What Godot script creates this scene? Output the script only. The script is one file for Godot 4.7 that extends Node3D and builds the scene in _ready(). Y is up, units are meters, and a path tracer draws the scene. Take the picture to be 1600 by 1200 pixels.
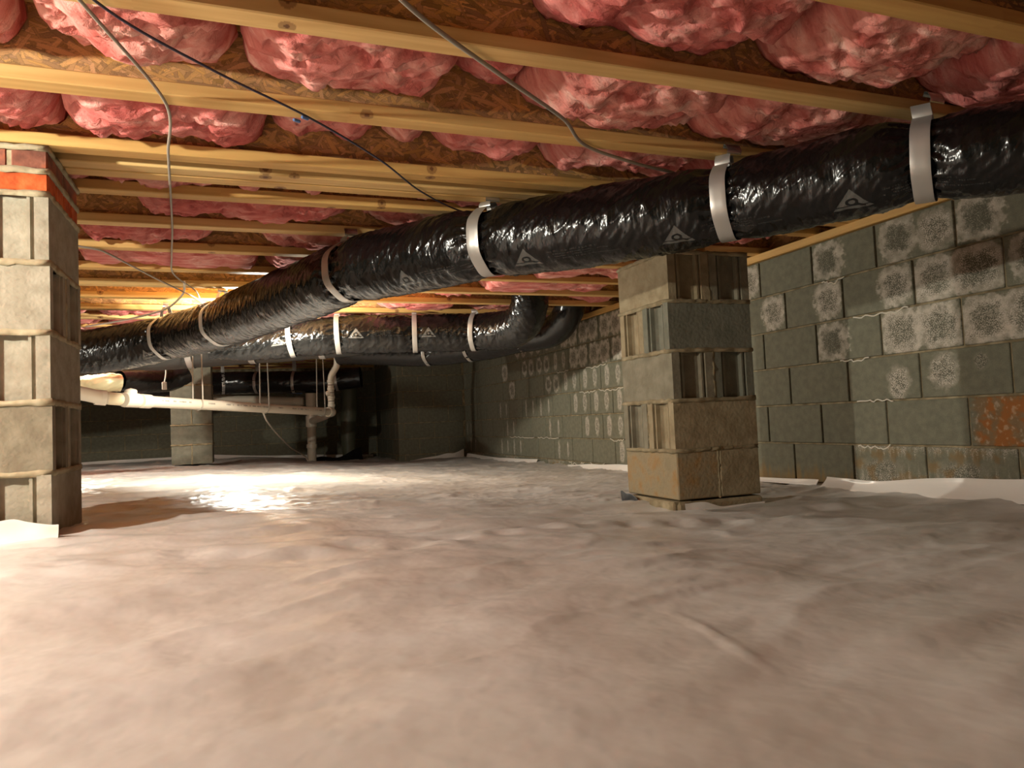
extends Node3D
# Crawl space under a house: block piers, I-joists, pink batts, black flexible ducts, white ground liner.
# Units are metres; y = 0 lies a little under the liner, the camera is held 0.45 m above it.

const YO := 0.45            # camera height; most heights below are given relative to the camera
const HJ := 0.855           # underside of the joists
const XW := 2.705           # inner face of the right wall
const ZB := -9.0            # face of the back wall
const ZF := -10.6           # face of the far wall
const COURSE := 0.2005
const WTOP := 0.815

var M := {}
var used := {}

func V(x: float, y: float, z: float) -> Vector3:
	return Vector3(x, y + YO, z)

# ---------------------------------------------------------------- node helpers
func numbered(n: String) -> String:
	if not used.has(n):
		used[n] = 0
		return n
	used[n] += 1
	return "%s_%03d" % [n, used[n]]

func tag(o: Node, label: String, category: String, group := "", kind := "") -> Node:
	o.set_meta("label", label)
	o.set_meta("category", category)
	if group != "": o.set_meta("group", group)
	if kind != "": o.set_meta("kind", kind)
	return o

func thing(called: String, at: Vector3, label: String, category: String, group := "", kind := "") -> Node3D:
	var o := Node3D.new()
	o.name = numbered(called)
	add_child(o)
	o.position = at
	tag(o, label, category, group, kind)
	return o

func part(called: String, mesh: Mesh, mat: Material, parent: Node, at := Vector3.ZERO, basis := Basis.IDENTITY) -> MeshInstance3D:
	var o := MeshInstance3D.new()
	o.name = called
	o.mesh = mesh
	o.material_override = mat
	o.cast_shadow = GeometryInstance3D.SHADOW_CASTING_SETTING_ON
	o.transform = Transform3D(basis, at)
	parent.add_child(o, true)
	return o

func solid(called: String, mesh: Mesh, mat: Material, at: Vector3, label: String, category: String, group := "", kind := "") -> MeshInstance3D:
	var o := part(numbered(called), mesh, mat, self, at)
	tag(o, label, category, group, kind)
	return o

# ---------------------------------------------------------------- mesh helpers
# P holds nu rows of nv points; the outside is cross(dP/dv, dP/du)
func grid_mesh(P: PackedVector3Array, nu: int, nv: int, UV: PackedVector2Array, wrap := false, C := PackedColorArray()) -> ArrayMesh:
	var N := PackedVector3Array()
	N.resize(nu * nv)
	for i in nu:
		var i0 := maxi(i - 1, 0)
		var i1 := mini(i + 1, nu - 1)
		for j in nv:
			var j0 := j - 1
			var j1 := j + 1
			if wrap:
				if j0 < 0: j0 = nv - 2
				if j1 > nv - 1: j1 = 1
			else:
				j0 = maxi(j0, 0)
				j1 = mini(j1, nv - 1)
			var du := P[i1 * nv + j] - P[i0 * nv + j]
			var dv := P[i * nv + j1] - P[i * nv + j0]
			N[i * nv + j] = dv.cross(du).normalized()
	var I := PackedInt32Array()
	I.resize((nu - 1) * (nv - 1) * 6)
	var k := 0
	for i in nu - 1:
		for j in nv - 1:
			var a := i * nv + j
			I[k] = a; I[k + 1] = a + nv; I[k + 2] = a + 1
			I[k + 3] = a + nv; I[k + 4] = a + nv + 1; I[k + 5] = a + 1
			k += 6
	var A := []
	A.resize(Mesh.ARRAY_MAX)
	A[Mesh.ARRAY_VERTEX] = P
	A[Mesh.ARRAY_NORMAL] = N
	A[Mesh.ARRAY_TEX_UV] = UV
	if C.size() > 0: A[Mesh.ARRAY_COLOR] = C
	A[Mesh.ARRAY_INDEX] = I
	var m := ArrayMesh.new()
	m.add_surface_from_arrays(Mesh.PRIMITIVE_TRIANGLES, A)
	return m

func tri(st: SurfaceTool, a: Vector3, b: Vector3, c: Vector3, out: Vector3, uva := Vector2.ZERO, uvb := Vector2.ZERO, uvc := Vector2.ZERO):
	var n := (c - a).cross(b - a)
	if n.length_squared() < 1e-16: return
	n = n.normalized()
	if n.dot(out) < 0.0:
		n = -n
		var t := b
		b = c
		c = t
		var tu := uvb
		uvb = uvc
		uvc = tu
	st.set_normal(n); st.set_uv(uva); st.add_vertex(a)
	st.set_normal(n); st.set_uv(uvb); st.add_vertex(b)
	st.set_normal(n); st.set_uv(uvc); st.add_vertex(c)

# box with chamfered edges, added at offset o; uv runs over its x and y size
func add_bevel(st: SurfaceTool, s: Vector3, b: float, o := Vector3.ZERO, ulen := 0.0, uoff := 0.0):
	var h := s * 0.5
	var p := {}
	for sx in [-1, 1]:
		for sy in [-1, 1]:
			for sz in [-1, 1]:
				p[[sx, sy, sz, 0]] = Vector3(sx * h.x, sy * (h.y - b), sz * (h.z - b))
				p[[sx, sy, sz, 1]] = Vector3(sx * (h.x - b), sy * h.y, sz * (h.z - b))
				p[[sx, sy, sz, 2]] = Vector3(sx * (h.x - b), sy * (h.y - b), sz * h.z)
	var uvf := func(v: Vector3) -> Vector2:
		if ulen > 0.0: return Vector2(v.x / ulen + uoff, (v.y - v.z) * 2.0 + uoff * 3.7)
		return Vector2((v.x + h.x) / s.x, (h.y - v.y) / s.y)
	var quad := func(a: Vector3, bb: Vector3, c: Vector3, d: Vector3):
		var out: Vector3 = (a + bb + c + d)
		tri(st, a + o, bb + o, c + o, out, uvf.call(a), uvf.call(bb), uvf.call(c))
		tri(st, a + o, c + o, d + o, out, uvf.call(a), uvf.call(c), uvf.call(d))
	for s1 in [-1, 1]:
		quad.call(p[[s1, -1, -1, 0]], p[[s1, 1, -1, 0]], p[[s1, 1, 1, 0]], p[[s1, -1, 1, 0]])
		quad.call(p[[-1, s1, -1, 1]], p[[1, s1, -1, 1]], p[[1, s1, 1, 1]], p[[-1, s1, 1, 1]])
		quad.call(p[[-1, -1, s1, 2]], p[[1, -1, s1, 2]], p[[1, 1, s1, 2]], p[[-1, 1, s1, 2]])
		for s2 in [-1, 1]:
			quad.call(p[[s1, s2, -1, 0]], p[[s1, s2, 1, 0]], p[[s1, s2, 1, 1]], p[[s1, s2, -1, 1]])
			quad.call(p[[s1, -1, s2, 0]], p[[s1, 1, s2, 0]], p[[s1, 1, s2, 2]], p[[s1, -1, s2, 2]])
			quad.call(p[[-1, s1, s2, 1]], p[[1, s1, s2, 1]], p[[1, s1, s2, 2]], p[[-1, s1, s2, 2]])
			for s3 in [-1, 1]:
				var a: Vector3 = p[[s1, s2, s3, 0]]
				tri(st, a + o, p[[s1, s2, s3, 1]] + o, p[[s1, s2, s3, 2]] + o, Vector3(s1, s2, s3), uvf.call(a), uvf.call(a), uvf.call(a))

func bevel_box(s: Vector3, b := 0.004, ulen := 0.0, uoff := 0.0) -> ArrayMesh:
	var st := SurfaceTool.new()
	st.begin(Mesh.PRIMITIVE_TRIANGLES)
	add_bevel(st, s, b, Vector3.ZERO, ulen, uoff)
	return st.commit()

# polygon in the xz plane pushed from y0 to y1
func extrude(poly: PackedVector2Array, y0: float, y1: float) -> ArrayMesh:
	var st := SurfaceTool.new()
	st.begin(Mesh.PRIMITIVE_TRIANGLES)
	var area := 0.0
	for i in poly.size():
		var a := poly[i]
		var b := poly[(i + 1) % poly.size()]
		area += a.x * b.y - b.x * a.y
	var sg := 1.0 if area > 0 else -1.0
	for i in poly.size():
		var a := poly[i]
		var b := poly[(i + 1) % poly.size()]
		var d := (b - a)
		var out := Vector3(d.y, 0, -d.x) * sg
		tri(st, Vector3(a.x, y0, a.y), Vector3(b.x, y0, b.y), Vector3(b.x, y1, b.y), out)
		tri(st, Vector3(a.x, y0, a.y), Vector3(b.x, y1, b.y), Vector3(a.x, y1, a.y), out)
	var idx := Geometry2D.triangulate_polygon(poly)
	for k in range(0, idx.size(), 3):
		for e in [[y0, Vector3.DOWN], [y1, Vector3.UP]]:
			tri(st, Vector3(poly[idx[k]].x, e[0], poly[idx[k]].y), Vector3(poly[idx[k + 1]].x, e[0], poly[idx[k + 1]].y), Vector3(poly[idx[k + 2]].x, e[0], poly[idx[k + 2]].y), e[1])
	return st.commit()

# smooth path through points, evenly resampled
func path(pts: Array, step: float) -> PackedVector3Array:
	var c := Curve3D.new()
	c.bake_interval = step * 0.5
	for i in pts.size():
		var a: Vector3 = pts[maxi(i - 1, 0)]
		var b: Vector3 = pts[mini(i + 1, pts.size() - 1)]
		var t := (b - a) / 6.0
		if i > 0 and i < pts.size() - 1:
			var l: float = minf((pts[i] - pts[i - 1]).length(), (pts[i + 1] - pts[i]).length())
			t = t.normalized() * minf(t.length(), l * 0.34)
		c.add_point(pts[i], -t, t)
	var L := c.get_baked_length()
	var n := maxi(int(L / step), 2)
	var r := PackedVector3Array()
	for i in n + 1: r.append(c.sample_baked(L * i / n, true))
	return r

func frames(p: PackedVector3Array, up := Vector3.UP) -> Array:
	var out := []
	var nrm := up
	for i in p.size():
		var t := (p[mini(i + 1, p.size() - 1)] - p[maxi(i - 1, 0)]).normalized()
		nrm = (nrm - t * nrm.dot(t))
		if nrm.length() < 0.001: nrm = Vector3.RIGHT - t * t.x
		nrm = nrm.normalized()
		out.append([t, nrm, t.cross(nrm)])
	return out

func tube(pts: Array, r: float, step := 0.03, nv := 10, caps := true, smooth := true, up := Vector3(0.1, 1, 0.05)) -> ArrayMesh:
	var p := path(pts, step) if smooth else PackedVector3Array(pts)
	var fr := frames(p, up)
	var P := PackedVector3Array()
	var UV := PackedVector2Array()
	var rows := []
	if caps: rows.append([0, 0.0])
	for i in p.size(): rows.append([i, r])
	if caps: rows.append([p.size() - 1, 0.0])
	var s := 0.0
	var last: Vector3 = p[0]
	for rw in rows:
		var i: int = rw[0]
		s += (p[i] - last).length()
		last = p[i]
		for j in nv + 1:
			var a := TAU * j / nv
			P.append(p[i] + (fr[i][1] * cos(a) + fr[i][2] * sin(a)) * maxf(rw[1], 0.0002))
			UV.append(Vector2(s, float(j) / nv))
	return grid_mesh(P, rows.size(), nv + 1, UV, true)

# surface of revolution along the line a-b; prof = [[t metres, radius], ...]
func lathe(a: Vector3, b: Vector3, prof: Array, nv := 20) -> ArrayMesh:
	var t := (b - a).normalized()
	var n := Vector3.UP
	if absf(t.y) > 0.9: n = Vector3.RIGHT
	n = (n - t * n.dot(t)).normalized()
	var bb := t.cross(n)
	var P := PackedVector3Array()
	var UV := PackedVector2Array()
	for q in prof:
		for j in nv + 1:
			var ang := TAU * j / nv
			P.append(a + t * q[0] + (n * cos(ang) + bb * sin(ang)) * maxf(q[1], 0.0002))
			UV.append(Vector2(q[0], float(j) / nv))
	return grid_mesh(P, prof.size(), nv + 1, UV, true)

# thin sheet with two faces: rows of points along its length
func sheet(rows: Array, thick: float) -> ArrayMesh:
	var nu := rows.size()
	var nv: int = rows[0].size()
	var P := PackedVector3Array()
	var UV := PackedVector2Array()
	for r in rows:
		for q in r:
			P.append(q)
	var N := PackedVector3Array()
	for i in nu:
		for j in nv:
			var du := P[mini(i + 1, nu - 1) * nv + j] - P[maxi(i - 1, 0) * nv + j]
			var dv := P[i * nv + mini(j + 1, nv - 1)] - P[i * nv + maxi(j - 1, 0)]
			N.append(dv.cross(du).normalized())
	var Q := PackedVector3Array()
	var w := nv * 2
	for i in nu:
		for j in nv:
			Q.append(P[i * nv + j] + N[i * nv + j] * thick * 0.5)
			UV.append(Vector2(i * 0.02, j * 0.02))
		for j in nv:
			var jj := nv - 1 - j
			Q.append(P[i * nv + jj] - N[i * nv + jj] * thick * 0.5)
			UV.append(Vector2(i * 0.02, jj * 0.02))
		Q.append(P[i * nv] + N[i * nv] * thick * 0.5)
		UV.append(Vector2(i * 0.02, 0))
	return grid_mesh(Q, nu, w + 1, UV, true)

func noise(seed_: int, freq: float, oct := 3, kind := FastNoiseLite.TYPE_SIMPLEX_SMOOTH) -> FastNoiseLite:
	var n := FastNoiseLite.new()
	n.seed = seed_
	n.noise_type = kind
	n.frequency = freq
	n.fractal_type = FastNoiseLite.FRACTAL_FBM
	n.fractal_octaves = oct
	return n

# ---------------------------------------------------------------- materials
func srgb(r: float, g: float, b: float) -> Color:
	return Color(r / 255.0, g / 255.0, b / 255.0)

func plain(c: Color, rough: float, metal := 0.0, spec := 0.5) -> StandardMaterial3D:
	var m := StandardMaterial3D.new()
	m.albedo_color = c
	m.roughness = rough
	m.metallic = metal
	m.metallic_specular = spec
	return m

func tex(img: Image) -> ImageTexture:
	img.generate_mipmaps()
	return ImageTexture.create_from_image(img)

# tileable noise picture through a colour ramp
func ramp_image(n: FastNoiseLite, w: int, h: int, cols: Array, sx := 1.0, sy := 1.0) -> Image:
	var img := Image.create(w, h, false, Image.FORMAT_RGB8)
	for y in h:
		for x in w:
			# wrapped on a torus in x, mirrored in y
			var a := TAU * x / w
			var v := n.get_noise_3d(cos(a) * w * sx / TAU, sin(a) * w * sx / TAU, absf(y - h * 0.5) * sy)
			var t := clampf(v * 0.9 + 0.5, 0.0, 0.999) * (cols.size() - 1)
			var k := int(t)
			img.set_pixel(x, y, (cols[k] as Color).lerp(cols[k + 1], t - k))
	return img

func normal_image(n: FastNoiseLite, w: int, h: int, strength: float, sx := 1.0, sy := 1.0) -> Image:
	var img := Image.create(w, h, false, Image.FORMAT_RGB8)
	for y in h:
		for x in w:
			var a := TAU * x / w
			var v := n.get_noise_3d(cos(a) * w * sx / TAU, sin(a) * w * sx / TAU, absf(y - h * 0.5) * sy)
			var g := clampf(v * 0.5 + 0.5, 0.0, 1.0)
			img.set_pixel(x, y, Color(g, g, g))
	img.bump_map_to_normal_map(strength)
	return img

func triplanar(m: StandardMaterial3D, scale: float):
	m.uv1_triplanar = true
	m.uv1_world_triplanar = true
	m.uv1_scale = Vector3.ONE * scale

func osb_image() -> Image:
	var img := Image.create(512, 512, false, Image.FORMAT_RGB8)
	img.fill(srgb(196, 150, 96))
	var rng := RandomNumberGenerator.new()
	rng.seed = 77
	for k in 1500:
		var cx := rng.randf() * 512.0
		var cy := rng.randf() * 512.0
		var L := rng.randf_range(14, 52)
		var W := rng.randf_range(3, 9)
		var a := rng.randfn(0.0, 0.75)
		var tone := rng.randf_range(0.72, 1.13)
		var c := Color(0.77 * tone, 0.585 * tone, 0.37 * tone * rng.randf_range(0.85, 1.1))
		var ca := cos(a)
		var sa := sin(a)
		for i in range(-int(L), int(L) + 1):
			var half := W * (1.0 - 0.3 * absf(i) / L)
			for j in range(-int(half), int(half) + 1):
				var x := int(cx + i * ca - j * sa)
				var y := int(cy + i * sa + j * ca)
				var e := 0.80 if absi(j) >= int(half) else 1.0
				img.set_pixel(posmod(x, 512), posmod(y, 512), Color(c.r * e, c.g * e, c.b * e))
	return img

func wood_image(seed_: int, base: Color, dark: Color) -> Image:
	var img := Image.create(1024, 128, false, Image.FORMAT_RGB8)
	var n := noise(seed_, 0.05, 4)
	var rng := RandomNumberGenerator.new()
	rng.seed = seed_
	var knots := []
	for k in 9: knots.append([rng.randf() * 1024.0, rng.randf() * 128.0, rng.randf_range(1.2, 2.6)])
	for y in 128:
		for x in 1024:
			var bend := 0.0
			var kn := 0.0
			for q in knots:
				var dx: float = (x - q[0]) * 0.55
				var dy: float = y - q[1]
				var d := sqrt(dx * dx + dy * dy)
				if d < 26.0:
					bend += (26.0 - d) * 0.12 * signf(dy + 0.01)
					if d < q[2]: kn = 1.0
					elif d < q[2] + 3.0: kn = maxf(kn, 0.45)
			var v := n.get_noise_2d(x * 0.06, (y + bend) * 2.6)
			var t := clampf(0.5 + v * 1.1, 0.0, 1.0)
			var c := base.lerp(dark, t * 0.55)
			c = c.lerp(srgb(92, 52, 24), kn * 0.85)
			img.set_pixel(x, y, c)
	return img

# face of a concrete block with salt blooms; spots = [cx, cy, rx, ry, ring, fill, speckle]
func block_image(seed_: int, base: Color, spots: Array, extra := "") -> Image:
	var w := 256
	var h := 128
	var img := Image.create(w, h, false, Image.FORMAT_RGB8)
	var n := noise(seed_, 0.03, 4)
	var fine := noise(seed_ + 5, 0.35, 2)
	var salt := noise(seed_ + 9, 0.22, 3)
	var white := srgb(196, 186, 172)
	for y in h:
		for x in w:
			var c := base * (1.0 + 0.10 * n.get_noise_2d(x, y) + 0.10 * fine.get_noise_2d(x, y))
			c.a = 1.0
			var wv := n.get_noise_2d(x * 0.9 + 300, y * 0.9) * 0.30 + fine.get_noise_2d(x * 0.4, y * 0.4) * 0.07
			var sp := salt.get_noise_2d(x, y) + 0.35 * n.get_noise_2d(x * 1.6 + 77, y * 1.6)
			var brk := 0.72 + 0.55 * n.get_noise_2d(x * 0.8 + 900, y * 0.8)
			for q in spots:
				var u: float = (x / float(w) - q[0]) / q[2]
				var v: float = (y / float(h) - q[1]) / q[3]
				var ex: float = 3.2 if q[2] > 0.2 else 2.0
				var d := pow(pow(absf(u), ex) + pow(absf(v), ex), 1.0 / ex) + wv
				var ring := smoothstep(1.12, 0.90, d) * smoothstep(0.36, 0.78, d) * brk
				var inside := smoothstep(0.94, 0.58, d)
				var speck := smoothstep(-0.08, 0.26, sp + q[6])
				c = c.lerp(base * 0.70, inside * 0.6 * (1.0 - speck))
				c = c.lerp(white, clampf(ring * q[4] + inside * speck * q[5], 0.0, 0.92))
				c.a = 1.0
			if extra == "rust":
				var r := smoothstep(-0.25, 0.25, n.get_noise_2d(x * 0.6 + 90, y * 0.6)) * 0.6 + 0.4
				c = c.lerp(srgb(158, 92, 42), r * 0.8 * smoothstep(0.0, 0.12, x / 256.0 + 0.06 * n.get_noise_2d(5.0, y * 2.0)) * smoothstep(1.0, 0.72, x / 256.0 + 0.2 * n.get_noise_2d(40.0, y * 1.5)))
				c = c.lerp(white, smoothstep(0.12, 0.5, n.get_noise_2d(x * 1.5, y * 1.2 + 70)) * 0.45)
			if extra == "salts":
				var e := smoothstep(0.42, 0.95, float(y) / h + n.get_noise_2d(x * 1.5, 40.0) * 0.5)
				e = maxf(e, smoothstep(0.20, 0.0, float(y) / h + n.get_noise_2d(x * 2.0, 90.0) * 0.25))
				c = c.lerp(srgb(128, 98, 60), smoothstep(-0.1, 0.5, n.get_noise_2d(x * 0.5 + 500, y * 0.5)) * 0.55)
				c = c.lerp(white, e * smoothstep(-0.5, 0.5, sp) * 0.7)
			if extra == "low":
				c = c.lerp(srgb(150, 116, 72), smoothstep(0.55, 1.0, float(y) / h + n.get_noise_2d(x * 1.2, 10.0) * 0.4) * 0.6)
			img.set_pixel(x, y, c)
	return img

# black film with the maker's triangle and lines of small grey print
func film_image() -> Image:
	var w := 512
	var h := 1024
	var img := Image.create(w, h, false, Image.FORMAT_RGB8)
	var n := noise(4, 0.02, 3)
	for y in h:
		for x in w:
			var g := 0.055 + 0.012 * n.get_noise_2d(x, y)
			img.set_pixel(x, y, Color(g, g * 0.98, g * 0.94))
	var ink := srgb(88, 86, 82)
	for row in [[150, 372], [150, 880]]:
		var cx: int = row[0]
		var cy: int = row[1]
		for y in range(-46, 40):
			var half := (y + 46) * 0.62
			for x in range(-int(half), int(half) + 1):
				var d := Vector2(x, y - 8).length()
				var hole := (d > 9.0 and d < 17.0) or (x > 8 and x < 34 and absf(y - (16 + (x - 8) * 0.55)) < 5.0)
				if y > 22 and y < 27: hole = true
				if not hole: img.set_pixel(cx + x, cy + y, ink)
		var rng := RandomNumberGenerator.new()
		rng.seed = 31 + cy
		for line in [[-20, 230, 400, 7], [-6, 250, 440, 5], [6, 230, 380, 5], [18, 250, 470, 5]]:
			var x: int = line[1]
			while x < line[2]:
				var gl := rng.randi_range(3, 6)
				if rng.randf() > 0.2:
					for yy in line[3]:
						for xx in gl - 1:
							if rng.randf() > 0.35: img.set_pixel(x + xx, cy + line[0] + yy, ink * 0.75)
				x += gl + 1
	return img

func wisp(seed_: int, freq: float, oct: int) -> FastNoiseLite:
	var n := noise(seed_, freq, oct)
	n.domain_warp_enabled = true
	n.domain_warp_amplitude = 38.0
	n.domain_warp_frequency = 0.012
	n.domain_warp_fractal_octaves = 3
	return n

func make_materials():
	# timber
	for k in 3:
		var base: Color = [srgb(216, 176, 108), srgb(208, 166, 96), srgb(220, 184, 120)][k]
		var dark: Color = [srgb(190, 142, 76), srgb(182, 134, 70), srgb(194, 148, 86)][k]
		var m := plain(Color.WHITE, 0.72)
		m.albedo_texture = tex(wood_image(11 + k, base, dark))
		M["wood%d" % k] = m
	var osb := plain(Color.WHITE, 0.8)
	osb.albedo_texture = tex(osb_image())
	osb.uv1_scale = Vector3(1, 1, 1)
	M.osb = osb
	# glass wool
	for k in 3:
		var m := plain(Color.WHITE, 1.0, 0.0, 0.1)
		var t: Array = [
			[srgb(176, 92, 86), srgb(200, 118, 110), srgb(210, 138, 129), srgb(224, 172, 160)],
			[srgb(172, 90, 82), srgb(198, 120, 110), srgb(210, 142, 130), srgb(224, 176, 162)],
			[srgb(168, 82, 78), srgb(194, 108, 101), srgb(206, 130, 122), srgb(222, 166, 154)]][k]
		m.albedo_texture = tex(ramp_image(wisp(60 + k, 0.011, 5), 512, 512, t, 0.9, 1.6))
		m.normal_enabled = true
		m.normal_scale = 0.55
		m.normal_texture = M.get("wool_n", null)
		if m.normal_texture == null:
			M.wool_n = tex(normal_image(wisp(64, 0.016, 5), 512, 512, 10.0, 0.9, 1.7))
			m.normal_texture = M.wool_n
		m.uv1_scale = Vector3(1.3, 1.5, 1)
		M["pink%d" % k] = m
	# masonry
	var bn := tex(normal_image(noise(70, 0.12, 4), 256, 256, 3.0))
	var tones := {
		"block": [srgb(116, 108, 91), srgb(126, 119, 101), srgb(136, 129, 111)],
		"block_tan": [srgb(132, 116, 90), srgb(144, 129, 102), srgb(154, 140, 113)],
		"block_stain": [srgb(146, 114, 74), srgb(146, 124, 92), srgb(142, 128, 102), srgb(136, 122, 96)],
		"block_light": [srgb(136, 129, 112), srgb(148, 142, 125), srgb(160, 154, 137)],
		"block_green": [srgb(104, 103, 89), srgb(112, 110, 96), srgb(120, 118, 104)],
		"mortar": [srgb(112, 98, 74), srgb(136, 122, 95), srgb(160, 146, 118)],
		"mortar_pale": [srgb(136, 124, 98), srgb(160, 148, 120), srgb(178, 168, 142)],
		"brick": [srgb(150, 66, 34), srgb(188, 88, 46), srgb(204, 112, 66)],
		"brick_dark": [srgb(104, 66, 54), srgb(132, 84, 68), srgb(168, 92, 62)]}
	for k in tones:
		var m := plain(Color.WHITE, 0.93, 0.0, 0.3)
		m.albedo_texture = tex(ramp_image(noise(80 + k.length(), 0.03, 4), 256, 256, tones[k]))
		m.normal_enabled = true
		m.normal_scale = 0.3
		m.normal_texture = bn
		triplanar(m, 1.7)
		M[k] = m
	# faces of the wall blocks: one concrete for every wall, near or far; only the salt blooms differ
	var g := srgb(112, 110, 94)
	var faces := [
		["plain", g, [], ""],
		["plain2", g, [], ""],
		["pair", g, [[0.27, 0.48, 0.22, 0.46, 0.95, 0.8, -0.02], [0.74, 0.48, 0.22, 0.46, 0.95, 0.8, -0.04]], ""],
		["patch", g, [[0.26, 0.5, 0.29, 0.55, 0.8, 0.75, 0.02], [0.75, 0.5, 0.28, 0.55, 0.8, 0.75, 0.04]], ""],
		["patch2", g, [[0.25, 0.52, 0.29, 0.54, 0.8, 0.6, 0.10], [0.74, 0.50, 0.30, 0.54, 0.75, 0.7, -0.05]], ""],
		["patch3", g, [[0.30, 0.46, 0.25, 0.50, 0.75, 0.45, -0.16], [0.78, 0.52, 0.22, 0.44, 0.5, 0.75, 0.10]], ""],
		["one_patch_b", g, [[0.76, 0.48, 0.23, 0.46, 0.85, 0.8, 0.02]], ""],
		["one_patch_a", g, [[0.26, 0.5, 0.26, 0.48, 0.85, 0.35, -0.16]], ""],
		["oval", g, [[0.72, 0.62, 0.16, 0.44, 0.35, 0.85, 0.10]], ""],
		["ovals", g, [[0.27, 0.42, 0.19, 0.42, 0.4, 0.8, 0.06], [0.70, 0.30, 0.09, 0.20, 0.1, 0.5, 0.0]], ""],
		["streaks", g, [[0.26, 0.52, 0.055, 0.42, 0.6, 0.85, 0.12], [0.76, 0.55, 0.055, 0.38, 0.5, 0.8, 0.10]], ""],
		["drops", g, [[0.27, 0.48, 0.11, 0.44, 0.6, 0.85, 0.10], [0.74, 0.46, 0.10, 0.42, 0.55, 0.8, 0.06]], ""],
		["rings", g, [[0.27, 0.5, 0.18, 0.40, 0.8, 0.5, -0.1], [0.74, 0.5, 0.18, 0.40, 0.75, 0.5, -0.1]], ""],
		["rust", g, [], "rust"],
		["salts", g, [[0.40, 0.65, 0.3, 0.40, 0.15, 0.45, 0.0]], "salts"],
		["low", g, [], "low"]]
	var i := 0
	for f in faces:
		var m := plain(Color.WHITE, 0.9, 0.0, 0.3)
		m.albedo_texture = tex(block_image(200 + i * 13, f[1], f[2], f[3]))
		m.texture_repeat = false
		M["face_" + f[0]] = m
		i += 1
	# duct film
	var film := plain(Color.WHITE, 0.22, 0.0, 0.5)
	film.albedo_texture = tex(film_image())
	film.normal_enabled = true
	film.normal_scale = 0.45
	film.normal_texture = tex(normal_image(noise(90, 0.02, 4), 512, 512, 7.0, 1.6, 0.7))
	M.film = film
	M.film_plain = plain(srgb(26, 25, 24), 0.24)
	M.trunk = plain(srgb(58, 57, 54), 0.38)
	M.strap = plain(srgb(186, 182, 176), 0.36, 0.55)
	M.clip = plain(srgb(205, 204, 200), 0.22, 0.9)
	M.foil = plain(srgb(226, 214, 170), 0.4, 0.2)
	# pipes and cables
	var pvc := plain(srgb(212, 200, 180), 0.34)
	M.pvc = pvc
	M.pvc_ring = plain(srgb(150, 120, 110), 0.5)
	M.print = plain(srgb(128, 118, 108), 0.7)
	M.sticker = plain(srgb(222, 206, 172), 0.5)
	M.cable_grey = plain(srgb(150, 140, 126), 0.5)
	M.cable_dark = plain(srgb(58, 54, 72), 0.5)
	M.cable_white = plain(srgb(216, 206, 190), 0.45)
	M.salt = plain(srgb(206, 198, 182), 0.95, 0.0, 0.2)
	M.blue = plain(srgb(84, 118, 170), 0.5)
	M.black = plain(srgb(16, 16, 18), 0.5)
	M.drain = plain(srgb(84, 84, 66), 0.5)
	M.box_grey = plain(srgb(190, 186, 172), 0.5)
	M.porcelain = plain(srgb(236, 232, 222), 0.25)
	# ground liner
	var lin := plain(Color.WHITE, 0.34, 0.0, 0.5)
	lin.albedo_texture = tex(ramp_image(noise(95, 0.010, 4), 512, 512, [srgb(184, 179, 172), srgb(193, 189, 183), srgb(199, 196, 191), srgb(206, 204, 200)]))
	lin.normal_enabled = true
	lin.normal_scale = 0.30
	lin.normal_texture = tex(normal_image(noise(96, 0.03, 4), 512, 512, 4.0))
	lin.uv1_scale = Vector3(0.45, 0.45, 0.45)
	M.liner = lin
	M.liner_white = plain(srgb(228, 222, 214), 0.3)

# ---------------------------------------------------------------- ground
var gn1: FastNoiseLite
var gn2: FastNoiseLite
var gn3: FastNoiseLite
func ground(x: float, z: float) -> float:
	var h := lerpf(-0.275, -0.395, smoothstep(-0.7, 2.0, x))
	h -= 0.07 * clampf((-z - 2.7) / 6.5, 0.0, 1.0)
	h = lerpf(h, -0.37, smoothstep(-2.0, -0.9, z))
	h += 0.016 * gn1.get_noise_2d(x, z)
	# drawn folds: ridges that run roughly along x, sharper further in
	var r := 1.0 - absf(gn2.get_noise_2d(x * 0.55 + z * 0.25, z * 1.5))
	h += lerpf(0.006, 0.011, smoothstep(-1.6, -2.8, z)) * pow(clampf(r, 0.0, 1.0), 6.0) * smoothstep(-0.6, -1.5, z)
	h += 0.0035 * gn3.get_noise_2d(x * 0.7, z * 1.8) * smoothstep(-0.3, -1.6, z)
	h += 0.015 * gn2.get_noise_2d(x * 0.8 + z * 0.35 + 20.0, z * 1.9) * smoothstep(-0.2, -1.0, z)
	var r2 := 1.0 - absf(gn3.get_noise_2d(x * 0.45 + z * 0.3 + 9.0, z * 0.9))
	h += 0.006 * pow(clampf(r2, 0.0, 1.0), 8.0) * smoothstep(-2.4, -3.2, z)
	# trodden dents in a line
	for i in DENTS.size():
		var q: Vector2 = DENTS[i]
		var sz := 0.75 + 0.45 * absf(sin(i * 2.3))
		var ex := (x - q.x) / (0.06 * sz)
		var ez := (z - q.y) / (0.045 * sz)
		if ex * ex + ez * ez < 14.0:
			h -= 0.012 * sz * exp(-ex * ex - ez * ez)
			h += 0.008 * sz * exp(-pow((x - q.x - 0.075) / 0.07, 2) - pow((z - q.y + 0.015 * sin(i * 1.7)) / 0.05, 2))
	# one long crease in front
	var a := Vector2(0.735, -1.20)
	var b := Vector2(0.70, -0.82)
	var t := clampf((Vector2(x, z) - a).dot(b - a) / (b - a).length_squared(), 0.0, 1.0)
	var dd := (Vector2(x, z) - a.lerp(b, t)).length()
	h += 0.005 * exp(-dd * dd / 0.00008) * sin(t * PI)
	h += 0.004 * exp(-dd * dd / 0.004) * sin(t * PI)
	return h

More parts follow.
